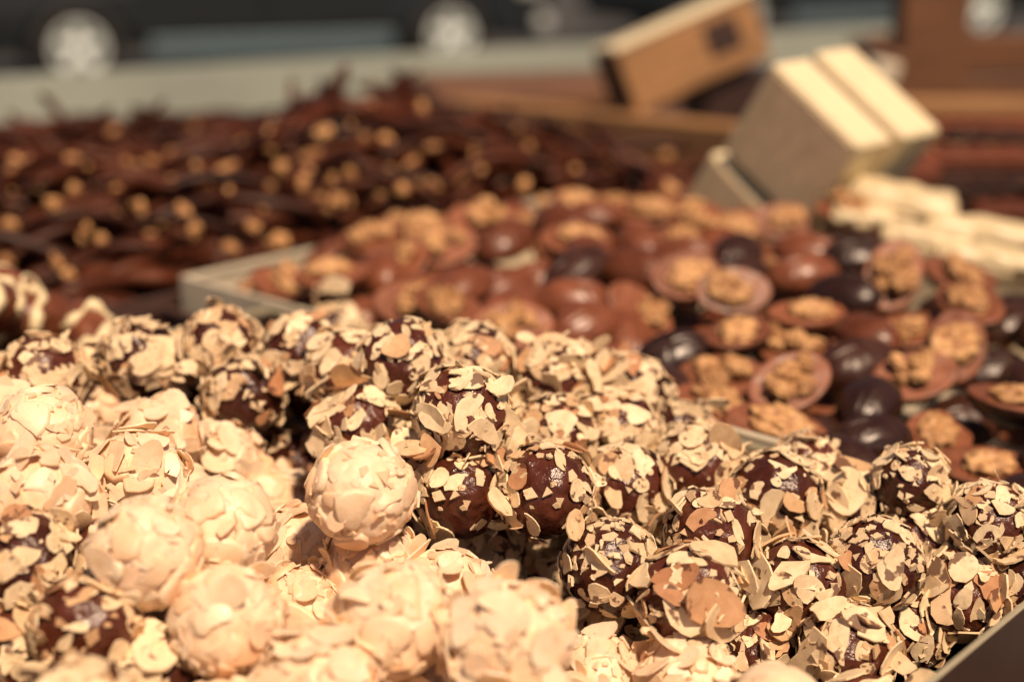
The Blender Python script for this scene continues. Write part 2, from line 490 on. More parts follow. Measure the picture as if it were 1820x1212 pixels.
# ------------------------------------------------------------------ almond flakes
def flake_mesh(seed, kind):
    r = random.Random(seed)
    L, W, th = 0.0071 * r.uniform(0.85, 1.2), 0.0050 * r.uniform(0.82, 1.18), 0.00062
    n = 14
    pts = []
    point = r.uniform(0.1, 0.4)
    for k in range(n):
        a = 2 * math.pi * k / n + r.uniform(-0.06, 0.06)
        x, y = L * math.cos(a), W * math.sin(a) * (1 - point * math.cos(a))
        j = 1 + r.uniform(-0.07, 0.05)
        pts.append([x * j, y * j])
    if kind == 'broken':                        # snapped along one or two ragged lines
        for _ in range(r.choice((1, 2, 2))):
            a = r.uniform(0, 2 * math.pi); ca, sa = math.cos(a), math.sin(a)
            c = r.uniform(0.05, 0.45) * (L * abs(ca) + W * abs(sa))
            for p in pts:
                d = p[0] * ca + p[1] * sa - c
                if d > 0:
                    d -= r.uniform(-0.0007, 0.0006)
                    p[0] -= d * ca; p[1] -= d * sa
    bend, tw = r.uniform(-28, 34), r.uniform(-20, 20)
    def z(x, y): return bend * x * x + tw * x * y + bend * 0.4 * y * y
    cx, cy = sum(p[0] for p in pts) / n, sum(p[1] for p in pts) / n
    top = [Vector((x, y, z(x, y) + th / 2)) for x, y in pts]
    bot = [Vector((x, y, z(x, y) - th / 2)) for x, y in pts]
    vs = top + bot + [Vector((cx, cy, z(cx, cy) + th / 2)), Vector((cx, cy, z(cx, cy) - th / 2))]
    fs = [(k, (k + 1) % n, 2 * n) for k in range(n)] + [(n + (k + 1) % n, n + k, 2 * n + 1) for k in range(n)]
    fs += [((k + 1) % n, k, n + k, n + (k + 1) % n) for k in range(n)]
    skin = kind != 'broken' and r.random() < 0.7
    me = mesh('almond_flake', vs, fs, mats=[M_ALMOND, M_SKIN if skin else M_ALMOND], fm=[0] * (2 * n) + [1] * n)
    me.polygons.foreach_set('use_smooth', [True] * (2 * n) + [False] * n)
    rim = {(k, (k + 1) % n) for k in range(n)} | {(n + k, n + (k + 1) % n) for k in range(n)}
    at = me.attributes.new('sharp_edge', 'BOOLEAN', 'EDGE')
    for e in me.edges:
        a, b = e.vertices
        if (a, b) in rim or (b, a) in rim: at.data[e.index].value = True
    return me

def pale_flake_mesh(seed):                      # flake under a coat of white chocolate: soft edge
    r = random.Random(seed)
    n = 14
    L, W = 0.0072 * r.uniform(0.8, 1.2), 0.0058 * r.uniform(0.8, 1.15)
    h = 0.0007; flat = r.uniform(8, 26)
    pts = []
    for k in range(n):
        a = 2 * math.pi * k / n
        j = 1 + r.uniform(-0.09, 0.09)
        pts.append((L * math.cos(a) * j, W * math.sin(a) * (1 - 0.2 * math.cos(a)) * j))
    if r.random() < 0.7:
        a = r.uniform(0, 6.28); c = r.uniform(0.1, 0.55) * W
        q = []
        for x, y in pts:
            d = x * math.cos(a) + y * math.sin(a) - c
            if d > 0: d -= r.uniform(-0.0005, 0.0005); x -= d * math.cos(a); y -= d * math.sin(a)
            q.append((x, y))
        pts = q
    def z(x, y): return -flat * (x * x + y * y)   # hugs the ball
    vs = [Vector((x, y, z(x, y) - 0.0012)) for x, y in pts] + [Vector((x * .985, y * .985, z(x, y) + h * 0.62)) for x, y in pts] + [Vector((x * .88, y * .88, z(x * .88, y * .88) + h)) for x, y in pts] + [Vector((0, 0, h * r.uniform(0.6, 1.0)))]
    fs = []
    for i in (0, n):
        fs += [(i + k, i + (k + 1) % n, i + n + (k + 1) % n, i + n + k) for k in range(n)]
    fs += [(2 * n + k, 2 * n + (k + 1) % n, 3 * n) for k in range(n)]
    return mesh('pale_flake', vs, fs, M_WHITE, True)

FLAKES = [flake_mesh(i, 'whole') for i in range(9)] + [flake_mesh(40 + i, 'broken') for i in range(15)]
PALE = [pale_flake_mesh(80 + i) for i in range(12)]
SHARDS = []
for me in FLAKES[:6] + FLAKES[9:17]:
    c = me.copy(); c.name = 'pale_shard'; c.materials[0] = M_WHITE; c.materials[1] = M_WHITE; SHARDS.append(c)

def ball_mesh(seed, mat, amp, name):
    r = random.Random(seed)
    vs, fs = icosphere(4)
    off = Vector((r.uniform(0, 50), r.uniform(0, 50), r.uniform(0, 50)))
    out = []
    for v in vs:
        k = 1 + amp * noise.noise(v * 1.7 + off) + amp * 0.55 * noise.noise(v * 5 + off) + amp * 0.28 * noise.noise(v * 13 + off)
        out.append(v * k)
    return mesh(name, out, fs, mat, True)       # unit radius

BALLS = [ball_mesh(i, M_TRUFFLE, 0.075, 'almond_truffle') for i in range(5)]
WBALLS = [ball_mesh(20 + i, M_WHITEBALL, 0.06, 'pale_truffle') for i in range(4)]

def crumb_mesh(seed, mat, top, n=70):
    r = random.Random(seed)
    b = MB()
    for _ in range(n):
        while True:
            d = Vector((r.gauss(0, 1), r.gauss(0, 1), r.gauss(0, 1))).normalized()
            if d.z > (0.35 if top else -0.5): break
        q = d.to_track_quat('Z', 'Y') @ Quaternion((0, 0, 1), r.uniform(0, 6.28)) @ Quaternion((1, 0, 0), r.uniform(-0.7, 0.7))
        s = r.uniform(0.05, 0.19)
        k = r.choice((3, 4, 5))
        P = [Vector((s * math.cos(6.283 * i / k + r.uniform(-.3, .3)), s * r.uniform(.5, .9) * math.sin(6.283 * i / k), 0)) for i in range(k)]
        c = d * r.uniform(1.0, 1.05)
        vs = [c + q @ (p + Vector((0, 0, 0.022))) for p in P] + [c + q @ (p - Vector((0, 0, 0.03))) for p in P]
        b.add(vs, [tuple(range(k)), tuple(range(2 * k - 1, k - 1, -1))] + [(i, k + i, k + (i + 1) % k, (i + 1) % k)[::-1] for i in range(k)])
    return b.mesh('almond_crumbs', mat)

CRUMBS_TOP = [crumb_mesh(i, M_ALMOND, True, 80) for i in range(3)]
CRUMBS = [crumb_mesh(10 + i, M_ALMOND, False, 60) for i in range(4)]
WCRUMBS = [crumb_mesh(20 + i, M_WHITE, False, 70) for i in range(3)]

# ------------------------------------------------------------------ where the truffles lie
TRUFFLES = [   # px, py, radius in px, kind, style, label
# --- almond truffles, back rows
(395,618,70,'A','dense','almond truffle at the tray\'s back left corner with a round toasted brown flake'),
(250,640,70,'A','mid','almond truffle with upright slivers at the left end of the back row'),
(535,628,70,'A','mid','almond truffle with one square pale flake, just right of the corner truffle'),
(598,590,44,'A','dense','small pale almond truffle peeking over the back row beneath the tray corner'),
(436,702,66,'A','bare','shiny bare-sided truffle with one big broken flake on its front'),
(78,668,72,'A','mid','blurred almond truffle below the drizzled chocolates at the left edge'),
(318,722,56,'A','dense','low almond truffle tucked between the bare-sided truffle and the pale heap'),
(612,662,72,'A','dense','almond truffle packed with pale slivers left of the tallest dark one'),
(712,650,80,'A','mid','large dark almond truffle forming the crest of the back row'),
(842,645,70,'A','dense','almond truffle thickly coated, sloping down right of the heap crest'),
(985,672,70,'A','mid','almond truffle with a heart shaped flake, next to the walnut tray rim'),
(1122,698,66,'A','mid','almond truffle with thin curled slivers under the walnut chocolates'),
(822,745,86,'A','dense','round almond truffle fully shingled in flakes, centre of the heap'),
(645,758,72,'A','big','almond truffle wearing two large oval flakes side by side'),
(985,775,72,'A','dense','almond truffle behind the glossy pair, covered by small overlapping flakes'),
(1092,762,70,'A','dense','almond truffle topped by one round white flake near the rim'),
(1205,778,62,'A','crumb','almond truffle sprinkled with chopped bits next to the back rim'),
(530,830,56,'A','bare','small dark truffle peeping from behind the lone pale truffle'),
(815,868,78,'A','bare','glossy brown truffle with few flakes, right beside the lone pale truffle'),
(970,872,83,'A','bare','glossy brown truffle capped by a crown of large pale flakes'),
(1112,868,74,'A','mid','almond truffle with a loose oval flake sitting on its shoulder'),
(1238,832,74,'A','bare','dark bare-fronted truffle right of the loose oval flake'),
(755,975,62,'A','big','half shaded truffle with wide flakes below the glossy brown pair'),
(872,990,64,'A','big','sunken truffle with long slivers pointing to the pale heap'),
(960,965,58,'A','mid','dark truffle in deep shade underneath the flake crowned truffle'),
(958,1048,62,'A','dense','almond truffle with grey rounded flakes at the border of the pale heap'),
(1088,1008,83,'A','crumb','truffle with a cap of finely chopped almond and big side flakes'),
(1222,1068,88,'A','big','blurred truffle with the biggest oval flakes, front of the dark heap'),
(1105,1122,72,'A','big','blurred almond truffle leaning on the pale heap\'s right slope'),
(1262,952,84,'A','bare','reddish bare-topped truffle with three scattered flakes'),
(1378,882,80,'A','mid','almond truffle with small separate flakes, left of the big round-flaked one'),
(1515,898,76,'A','big','almond truffle with one big round flake near the right rim'),
(1440,845,54,'A','dense','almond truffle touching the back rim behind the separate-flaked one'),
(1620,884,50,'A','bare','brown truffle with a curved flake overhanging the back rim'),
(1650,950,76,'A','big','almond truffle with a wide torn flake beside the right hand rim'),
(1545,1008,86,'A','crumb','almond truffle crusted with chopped flakes, right half of the heap'),
(1428,1052,82,'A','big','dark truffle with a round pale flake on top and bare front'),
(1765,950,70,'A','mid','almond truffle in the shaded far right corner of the tray'),
(1710,1050,80,'A','big','almond truffle with broken double flake near the front rim'),
(1795,1030,72,'A','big','almond truffle with a broad beige flake against the tray side'),
(1622,1105,76,'A','mid','almond truffle with a pinkish flake close to the front rim'),
(1505,1155,82,'A','big','blurred truffle bearing one tall upright flake near the bottom'),
(1350,1140,76,'A','mid','blurred dark truffle between the tall flake and the biggest flakes'),
(45,1000,88,'A','mid','blurred almond truffle in the dark cluster left of the pale heap'),
(180,1110,92,'A','bare','blurred dark brown truffle at lower left with a bare shiny top'),
(20,1150,84,'A','big','blurred almond truffle at the extreme lower left corner'),
# --- pale truffles
(643,880,92,'W','smooth','lone smooth pale truffle standing among the dark almond truffles'),
(75,775,84,'W','smooth','tall pale truffle at the left edge of the heap'),
(185,738,62,'W','flaky','pale truffle half hidden behind the tall left one'),
(283,782,70,'W','flaky','pale rounded truffle in the rear of the pale heap'),
(400,822,62,'W','flaky','low pale truffle next to the dark truffles\' edge'),
(245,852,80,'W','flaky','pale truffle with loose shards on its right side'),
(255,996,98,'W','smooth','big pale truffle with embossed round flakes, left of centre heap'),
(388,942,92,'W','smooth','pale truffle with a translucent oval flake behind the embossed one'),
(405,1108,96,'W','smooth','blurred pale truffle in front of the embossed one'),
(72,902,90,'W','flaky','pale truffle bristling with slivers at the left edge'),
(478,892,60,'W','flaky','flat pale truffle sloping toward the lone pale truffle'),
(530,985,72,'W','flaky','rough crumbly pale truffle in the middle of the pale heap'),
(655,1012,80,'W','flaky','pale truffle with one oval flake, right below the lone pale truffle'),
(790,1062,82,'W','flaky','pale truffle bordering the dark slope, with brown specks'),
(905,1145,110,'W','flaky','largest blurred pale truffle at the bottom centre'),
(690,1115,100,'W','flaky','blurred pale truffle left of the largest bottom one'),
(580,1205,100,'W','flaky','pale truffle cut off by the bottom edge of the picture'),
(1060,1215,80,'W','flaky','pale truffle at the bottom edge right of the largest one'),
(1220,1205,85,'W','flaky','rightmost pale truffle, in front of the big-flaked dark one'),
(545,1085,78,'W','flaky','rough pale truffle between two blurred paler ones'),
(260,1205,88,'A','big','almond truffle with a wide pale flake at the bottom left'),
(800,1215,88,'W','flaky','pale truffle squeezed below the two blurred ones'),
]


def heap_z(u, v):                               # height of the heap's top layer of centres over the tray
    s = max(0.0, min(1.0, (u - 0.30) / 0.20))
    z = 0.032 - 0.050 * s * s * (3 - 2 * s)
    z -= 0.10 * max(0.0, v + 0.045)
    e = max(0.0, -0.20 - v)
    return RIM + z - 0.10 * e

spots = []
for px, py, rp, kind, style, label in TRUFFLES:
    R0 = 0.0157 if kind == 'A' else 0.0160
    d1 = FPX * R0 / rp
    r = ray(px, py)
    d2 = d1
    for _ in range(12):                         # meet the heap's surface along the line of sight
        p = CAM + r * d2
        u, v = to_uv(p)
        zt = heap_z(u, v)
        d2 += 0.5 * (p.z - zt) / -r.z
    d = 0.45 * d1 + 0.55 * max(d2, 0.3)
    for _ in range(200):                        # stay inside the tray's walls
        p = CAM + r * d
        u, v = to_uv(p)
        k = 1.0 if p.z - 0.009 < RIM else 0.7
        if v > T1[3] - 0.0150 * k or u > T1[1] - 0.0155: d -= 0.002
        else: break
    rad = max(0.0134, min(0.0172, 0.5 * R0 + 0.5 * rp * d / FPX))
    spots.append([CAM + r * d, rad, kind, style, label])

def settle(sp, fixed, bounds, zmin, iters=60, hold=0.25, slack=0.92):
    P = np.array([list(s[0]) for s in sp]); P0 = P.copy()
    R = np.array([s[1] for s in sp])
    for _ in range(iters):
        D = P[:, None] - P[None]
        L = np.linalg.norm(D, axis=2) + np.eye(len(P))
        O = np.clip((R[:, None] + R[None]) * slack - L, 0, None); np.fill_diagonal(O, 0)
        P += (D / L[..., None] * O[..., None]).sum(1) * 0.30
        P += (P0 - P) * hold
        for i in range(len(P)):
            v = Vector(P[i]); a, b = to_uv(v)
            low = v.z - R[i] * 0.6 < RIM
            a = min(a, bounds[1] - R[i] * (1.06 if low else 0.6)); b = min(b, bounds[3] - R[i] * (1.06 if low else 0.75))
            a = max(a, bounds[0] + R[i] * (1.06 if low else 0.4))
            q = uv(a, b, max(v.z, zmin + R[i]))
            P[i] = q
    for i, s in enumerate(sp): s[0] = Vector(P[i])

settle(spots, None, T1, TABLE + 0.004)
# fill the heap below and between them
HIDDEN_A = 'chocolate almond truffle mostly buried under the top layer of the heap'
HIDDEN_W = 'pale truffle mostly buried under the top layer of the heap'
rf = random.Random(3)
CREST = [(-200, 610), (80, 600), (250, 580), (400, 545), (600, 552), (840, 590), (1000, 615), (1130, 648), (1280, 738), (1440, 795), (1620, 838), (1820, 915), (2200, 1050)]
def to_px(p):
    w = p - CAM; d = w.dot(FWD)
    return 910 + FPX * w.dot(RIGHT) / d, 606 - FPX * w.dot(UP) / d, d
def over_crest(p, r):                           # would it stand above the heap's back edge?
    x, y, d = to_px(p)
    y -= r * FPX / d
    for (x0, y0), (x1, y1) in zip(CREST, CREST[1:]):
        if x0 <= x <= x1: return y < y0 + (y1 - y0) * (x - x0) / (x1 - x0) + 40
    return False
def hides(p, r):                                # would it stand in front of a truffle the photo shows?
    x, y, d = to_px(p)
    rp = r * FPX / d
    for s in FRONT:
        if d < s[2] and math.hypot(x - s[0], y - s[1]) < (0.72 if s[2] > d + 0.02 else 0.52) * (rp + s[3]): return True
    return False
FRONT = [(*to_px(s[0]), s[1] * FPX / to_px(s[0])[2]) for s in spots]
def blocked(p, r, sp, k): return any((p - s[0]).length < (r + s[1]) * k for s in sp)
for layer in (0.0, -0.010, -0.021, -0.034):
    a = T1[0] + 0.017
    row = 0
    while a < T1[1] - 0.016:
        b = T1[3] - 0.0175 - (0.0 if row % 2 else 0.016)
        while b > T1[2] + 0.016:
            for _ in range(5):
                uu, vv = a + rf.uniform(-.008, .008), b + rf.uniform(-.008, .008)
                uu = min(max(uu, T1[0] + 0.0165), T1[1] - 0.0165); vv = min(vv, T1[3] - 0.0165)
                p = uv(uu, vv, max(heap_z(uu, vv) + layer, TABLE + 0.004 + 0.0155))
                if not blocked(p, 0.0155, spots, 0.90) and p.y > 0.30 and not over_crest(p, 0.0165) and not hides(p, 0.0155):
                    cs = sorted(((p - s[0]).length, s[2]) for s in spots if not s[4].endswith('heap') or s[3] != 'hidden')[:1]
                    k = cs[0][1]
                    spots.append([p, 0.0153, k, 'hidden', HIDDEN_A if k == 'A' else HIDDEN_W])
                    break
            b -= 0.026
        a += 0.026; row += 1

def dirs(n, rg, zmin):
    out = []
    ga = math.pi * (3 - 5 ** .5)
    m = int(n * 2 / (1 - zmin))
    for i in range(m):
        z = 1 - 2 * (i + 0.5) / m
        if z < zmin: break
        rr = math.sqrt(1 - z * z); a = ga * i
        d = Vector((rr * math.cos(a), rr * math.sin(a), z)) + Vector((rg.gauss(0, .16), rg.gauss(0, .16), rg.gauss(0, .16)))
        out.append(d.normalized())
    return out

COUNT = {'dense': 104, 'mid': 92, 'big': 60, 'bare': 78, 'crumb': 64, 'hidden': 50}
SIZE = {'dense': 0.72, 'mid': 0.73, 'big': 0.98, 'bare': 0.76, 'crumb': 0.72, 'hidden': 0.80}
rg = random.Random(11)
UNIT = 0.0155
for i, (p, rad, kind, style, label) in enumerate(spots):
    spin = rg.uniform(0, 6.28)
    if kind == 'A':
        o = link('almond_truffle', BALLS[i % 5], None, p, (0, 0, spin), rad)
        tag(o, label, 'truffle', 'chocolate truffles coated in almond flakes')
        tocam = ((CAM - p).normalized() + Vector((rg.uniform(-.3, .3), 0, -0.35 + rg.uniform(-.2, .1)))).normalized()
        tocam = Matrix.Rotation(-spin, 3, 'Z') @ tocam
        n = COUNT[style]
        for d in dirs(n, rg, -0.62):
            if style == 'bare' and d.dot(tocam) > 0.70 and rg.random() < 0.85: continue
            if style == 'crumb' and d.z > 0.55 and rg.random() < 0.75: continue
            if style == 'mid' and rg.random() < 0.12: continue
            tilt = abs(rg.gauss(0, 0.12 if style == 'dense' else 0.17)) if rg.random() < (0.95 if style == 'dense' else 0.91) else rg.uniform(0.6, 1.35)
            tq = Quaternion(d.orthogonal().normalized(), 0)
            ax = Quaternion(d, rg.uniform(0, 6.28)) @ d.orthogonal().normalized()
            q = Quaternion(ax, tilt) @ d.to_track_quat('Z', 'Y') @ Quaternion((0, 0, 1), rg.uniform(0, 6.28))
            s = SIZE[style] * rg.choice((0.5, 0.65, 0.8, 0.95, 1.1, 1.35)) / UNIT
            h = 0.985 + 0.17 * math.sin(tilt) * SIZE[style] + rg.uniform(0, 0.05)
            link('almond_flake', rg.choice(FLAKES if rg.random() < 0.45 else FLAKES[9:]), o, d * h, q, (s, s * rg.uniform(0.85, 1.1), s))
        if style == 'crumb':
            tag(link('almond_crumbs', rg.choice(CRUMBS_TOP), o, (0, 0, 0), (0, 0, rg.uniform(0, 6.28))), kind='stuff')
        if style != 'hidden':
            tag(link('almond_crumbs', rg.choice(CRUMBS), o, (0, 0, 0), (0, 0, rg.uniform(0, 6.28))), kind='stuff')
    else:
        o = link('pale_truffle', WBALLS[i % 4], None, p, (0, 0, spin), rad)
        tag(o, label, 'truffle', 'white chocolate truffles coated in almond flakes')
        smooth = style == 'smooth'
        for d in dirs(40 if smooth else 26 if style == 'flaky' else 18, rg, -0.7):
            tilt = abs(rg.gauss(0, 0.15))
            ax = Quaternion(d, rg.uniform(0, 6.28)) @ d.orthogonal().normalized()
            q = Quaternion(ax, tilt) @ d.to_track_quat('Z', 'Y') @ Quaternion((0, 0, 1), rg.uniform(0, 6.28))
            s = rg.choice((0.65, 0.85, 1.0, 1.1)) / UNIT
            link('almond_flake', rg.choice(PALE), o, d * rg.uniform(0.985, 1.02), q, s)
        if style == 'flaky' or smooth:
            for d in dirs(44 if not smooth else 7, rg, -0.3):
                tilt = rg.uniform(0.12, 0.75)
                ax = Quaternion(d, rg.uniform(0, 6.28)) @ d.orthogonal().normalized()
                q = Quaternion(ax, tilt) @ d.to_track_quat('Z', 'Y') @ Quaternion((0, 0, 1), rg.uniform(0, 6.28))
                s = rg.choice((0.5, 0.65, 0.85)) / UNIT
                link('almond_flake', rg.choice(SHARDS), o, d * (1.02 + 0.12 * math.sin(tilt)), q, s)
            tag(link('almond_crumbs', rg.choice(WCRUMBS), o, (0, 0, 0), (0, 0, rg.uniform(0, 6.28))), kind='stuff')

# loose flakes caught between the truffles
n = 0
for _ in range(16000):
    if n >= 290: break
    uu, vv = rg.uniform(T1[0] + .03, T1[1] - .012), rg.uniform(-0.24, T1[3] - .012)
    p = uv(uu, vv, heap_z(uu, vv) + rg.uniform(-0.010, 0.008))
    if blocked(p, 0.001, spots, 1.06) or p.z < TABLE + 0.01: continue
    x, y, dd = to_px(p)
    if any(dd < f[2] and math.hypot(x - f[0], y - f[1]) < 0.92 * f[3] for f in FRONT): continue
    near = sorted(((p - s[0]).length - s[1], s[2]) for s in spots)[0]
    if near[0] > 0.008: continue
    q = Quaternion((rg.gauss(0, 1), rg.gauss(0, 1), rg.gauss(0, 1), rg.gauss(0, 1))).normalized()
    o = link('loose_flake', rg.choice(FLAKES if near[1] == 'A' else SHARDS), None, p, q, rg.uniform(0.8, 1.2))
    tag(o, 'loose almond flake caught in a gap between two truffles', 'almond flake', 'loose flakes fallen between truffles')
    n += 1

# ------------------------------------------------------------------ walnut chocolates
def shell_mesh(seed, mat, name):
    r = random.Random(seed)
    a, b, c = 0.0212, 0.0142, 0.0118
    n, m = 96, 10
    ribs = r.choice((7, 8, 9)); off = Vector((r.uniform(0, 40), 0, 0))
    vs, fs = [], []
    for i in range(m):                          # dome, rim to crown, hanging below the flat face
        t = math.pi / 2 * i / m
        for k in range(n):
            f = 2 * math.pi * k / n
            x, y, z = a * math.cos(t) * math.cos(f), b * math.cos(t) * math.sin(f), -c * math.sin(t)
            w = math.atan2(y, -z + 1e-6)
            fade = min(1, math.sin(t) * 2.2) * max(0.15, 1 - (x / a) ** 4)
            g = 1 + 0.11 * fade * (abs(math.sin(ribs * w)) ** 0.7 - 0.5) + 0.02 * noise.noise(Vector((x, y, z)) * 90 + off)
            vs.append(Vector((x, y * g, z * g)))
    vs.append(Vector((0, 0, -c)))
    for i in range(m - 1):
        fs += [(i * n + k, (i + 1) * n + k, (i + 1) * n + (k + 1) % n, i * n + (k + 1) % n) for k in range(n)]
    fs += [((m - 1) * n + k, n * m, (m - 1) * n + (k + 1) % n) for k in range(n)]
    base = len(vs)
    for s, z in ((0.985, 0.0008), (0.93, 0.0011), (0.84, 0.0009), (0.5, 0.0008)):
        for k in range(n):
            f = 2 * math.pi * k / n
            x, y = a * s * math.cos(f), b * s * math.sin(f)
            vs.append(Vector((x, y, z + 0.0004 * noise.noise(Vector((x, y, 0)) * 160 + off))))
    vs.append(Vector((0, 0, 0.0008)))
    nd_ = len(fs)
    fs += [(k, (k + 1) % n, base + (k + 1) % n, base + k) for k in range(n)]
    for i in range(3):
        o = base + i * n
        fs += [(o + k, o + (k + 1) % n, o + n + (k + 1) % n, o + n + k) for k in range(n)]
    o = base + 3 * n
    fs += [(o + k, o + (k + 1) % n, len(vs) - 1) for k in range(n)]
    return mesh(name, vs, fs, None, True, [mat, M_FACE], [0] * nd_ + [1] * (len(fs) - nd_))

MILK_CUPS = [shell_mesh(i, M_MILK, 'milk_cup') for i in range(3)]
SHADED_CUPS = [shell_mesh(9 + i, M_MILK_SHADE, 'shaded_cup') for i in range(3)]  # milk shells coloured darker to stand for shade

def kernel_mesh(seed, sx, sy, sz, mat=M_WALNUT, name='walnut_kernel'):
    r = random.Random(seed)
    vs, fs = icosphere(3)
    off = Vector((r.uniform(0, 90), r.uniform(0, 90), 0))
    out = []
    for v in vs:
        k = 1 + 0.34 * noise.noise(v * 2.3 + off) + 0.20 * noise.noise(v * 5.2 + off)
        q = Vector((v.x * sx, v.y * sy, v.z * sz)) * k
        g = math.exp(-(v.y / 0.17) ** 2)         # furrow down the middle
        q.z -= 0.45 * sz * g * max(0, v.z)
        wr = math.sin(9 * v.x + 3 * noise.noise(v * 3 + off)) * 0.10 * sz
        q.z += wr
        out.append(q)
    return mesh(name, out, fs, mat, True)

KERNELS = [kernel_mesh(i, 0.0125, 0.0088, 0.0052) for i in range(5)]
BITS = [kernel_mesh(30 + i, 0.0058, 0.0042, 0.0036) for i in range(6)]

CUPS = [   # px, py, width in px, tone (dark: shade put into the shell colour), pose, tilt, azimuth, spin, label
(1300,525,145,'milk','face',48,4,8,'oval milk chocolate facing the viewer with a chopped walnut mound'),
(1400,492,105,'milk','face',52,-25,-10,'walnut chocolate tilted sideways just right of the viewer-facing one'),
(1432,572,140,'milk','face',10,0,6,'level walnut chocolate seen edge-on, pale cream at its right tip'),
(1615,602,135,'dark','face',16,-20,18,'dark-sided walnut chocolate rising to the right with lumpy nut pieces'),
(1622,680,155,'dark','face',36,-14,14,'large oval walnut chocolate with bare left end, right of the upright one'),
(1482,705,128,'milk','face',58,-48,58,'walnut chocolate standing upright, big kernel toward the viewer'),
(1285,685,150,'milk','face',26,8,4,'broad walnut chocolate touching the back rim of the truffle tray'),
(1745,845,165,'dark','face',14,0,-4,'walnut chocolate close to the tray rim at the far right'),
(1128,560,130,'milk','face',52,40,-20,'hollow looking walnut chocolate turned right, above the truffles'),
(680,495,105,'milk','face',12,0,4,'level walnut chocolate at the left with a pale lump on top'),
(662,440,112,'milk','face',20,0,0,'walnut chocolate in the upper left, above the level one'),
(785,448,116,'milk','face',38,5,20,'walnut chocolate with bright nut, upper left between two ribbed domes'),
(735,548,130,'milk','face',38,-5,-6,'walnut chocolate right behind the crest of the truffles'),
(845,582,100,'milk','face',75,70,60,'walnut chocolate on its side, nut facing right'),
(945,592,112,'milk','face',10,0,0,'level walnut chocolate resting directly behind the truffle heap'),
(1020,437,120,'milk','face',22,5,8,'walnut chocolate with one large smooth nut at its right end'),
(1095,490,100,'milk','face',34,0,-14,'walnut chocolate in the middle of the tray beside the glossy ribbed dome'),
(1042,612,110,'milk','face',42,-30,20,'walnut chocolate peeking above the heart flaked truffle'),
(1215,500,95,'milk','face',44,20,30,'walnut chocolate overlapped by the viewer-facing one'),
(1585,497,92,'milk','face',48,-10,70,'walnut chocolate with upright nut, below the wrapped bars'),
(1700,500,120,'milk','face',26,15,-18,'walnut chocolate with reddish crust under the right wrapped bars'),
(1385,402,102,'milk','face',42,0,0,'walnut chocolate just beneath the tilted gold boxes'),
(1150,385,112,'milk','face',26,0,10,'sunlit walnut chocolate left of the sunken gold box'),
(1230,388,102,'milk','face',20,10,-10,'sunlit walnut chocolate touching the sunken gold box'),
(1320,412,100,'milk','face',30,0,25,'walnut chocolate in front of the sunken gold box'),
(1505,385,110,'milk','face',20,-10,-20,'walnut chocolate below the crumpled gold packet'),
(1690,622,92,'dark','face',50,20,80,'small walnut chocolate wedged above the large bare-ended oval'),
(1400,690,92,'dark','face',40,0,40,'walnut chocolate in shade left of the upright one'),
(1815,728,120,'dark','face',50,-50,60,'walnut chocolate cut by the right edge'),
(1365,618,100,'dark','face',30,0,0,'shaded walnut chocolate under the viewer-facing one'),
(892,505,122,'milk','dome',20,10,30,'ribbed milk chocolate dome in the centre left of the tray'),
(805,500,112,'milk','dome',10,-20,-30,'ribbed dome touching the centre left one on its left'),
(968,490,112,'milk','dome',20,20,10,'ribbed dome right of the centre left one'),
(945,553,122,'milk','dome',28,-5,-14,'glossy ribbed dome with a twin glint, behind the level walnut one'),
(1042,570,96,'milk','dome',25,10,40,'small glossy dome with a bright spot by the hollow looking one'),
(900,420,95,'milk','dome',15,0,60,'upright ribbed dome at the back, near the stick heap'),
(1135,430,112,'milk','dome',18,10,0,'ribbed dome with a bright glint in the back row'),
(1268,612,132,'milk','dome',24,0,18,'broad reddish ribbed dome in the middle of the tray'),
(1180,632,112,'dark','dome',20,10,-14,'dark dome with sparkle above the curled sliver truffle'),
(1560,525,112,'dark','dome',20,0,10,'dark ribbed dome with three glints in a row'),
(1702,548,122,'dark','dome',15,10,-20,'black looking dome right of the three-glint one'),
(1762,655,132,'dark','dome',18,-10,12,'dark dome with one sharp glint on top, right side'),
(1708,740,142,'dark','dome',28,0,20,'large dark ribbed dome below the bare-ended oval'),
(1375,742,112,'dark','dome',25,-15,40,'dark ribbed dome with a double glint beside the rim'),
(1512,762,102,'dark','dome',20,0,0,'dark dome in deep shade under the upright walnut chocolate'),
(1802,572,102,'dark','dome',15,0,-40,'dark dome at the right edge under the wrapped bars'),
(1442,440,96,'milk','dome',15,0,-20,'ribbed dome at the back right of the gold boxes\' shadow'),
(1310,448,92,'dark','dome',25,10,60,'dark dome directly above the viewer-facing walnut chocolate'),
(1018,522,88,'milk','dome',15,0,0,'small ribbed dome between the two glossy ones'),
(1440,640,102,'dark','dome',20,0,-10,'dark dome under the edge-on walnut chocolate'),
(1530,640,96,'dark','dome',15,0,25,'dark dome left of the lumpy walnut chocolate'),
(1605,785,112,'dark','dome',20,0,10,'dark dome near the rim, left of the far right one'),
(562,500,112,'milk','dome',20,20,50,'ribbed dome against the left wall of the walnut tray'),
(605,545,100,'milk','dome',20,0,0,'dome behind the front wall of the walnut tray'),
(600,452,102,'milk','dome',15,0,20,'ribbed dome leaning over the left rim of the walnut tray'),
(1068,645,92,'milk','dome',20,0,-30,'smooth dome behind the heart flaked truffle'),
(1220,448,92,'milk','dome',20,0,-10,'pinkish ribbed dome behind the viewer-facing walnut chocolate'),
(1520,450,92,'dark','dome',20,0,10,'dome with nut crumbs left of the wrapped bars'),
]


def cup_z(u, v):
    return RIM + 0.010 + 0.030 * max(0, min(1, v / 0.30)) - 0.028 * max(0, min(1, (u - 0.18) / 0.30)) * (1 - 0.4 * min(1, v / 0.3))

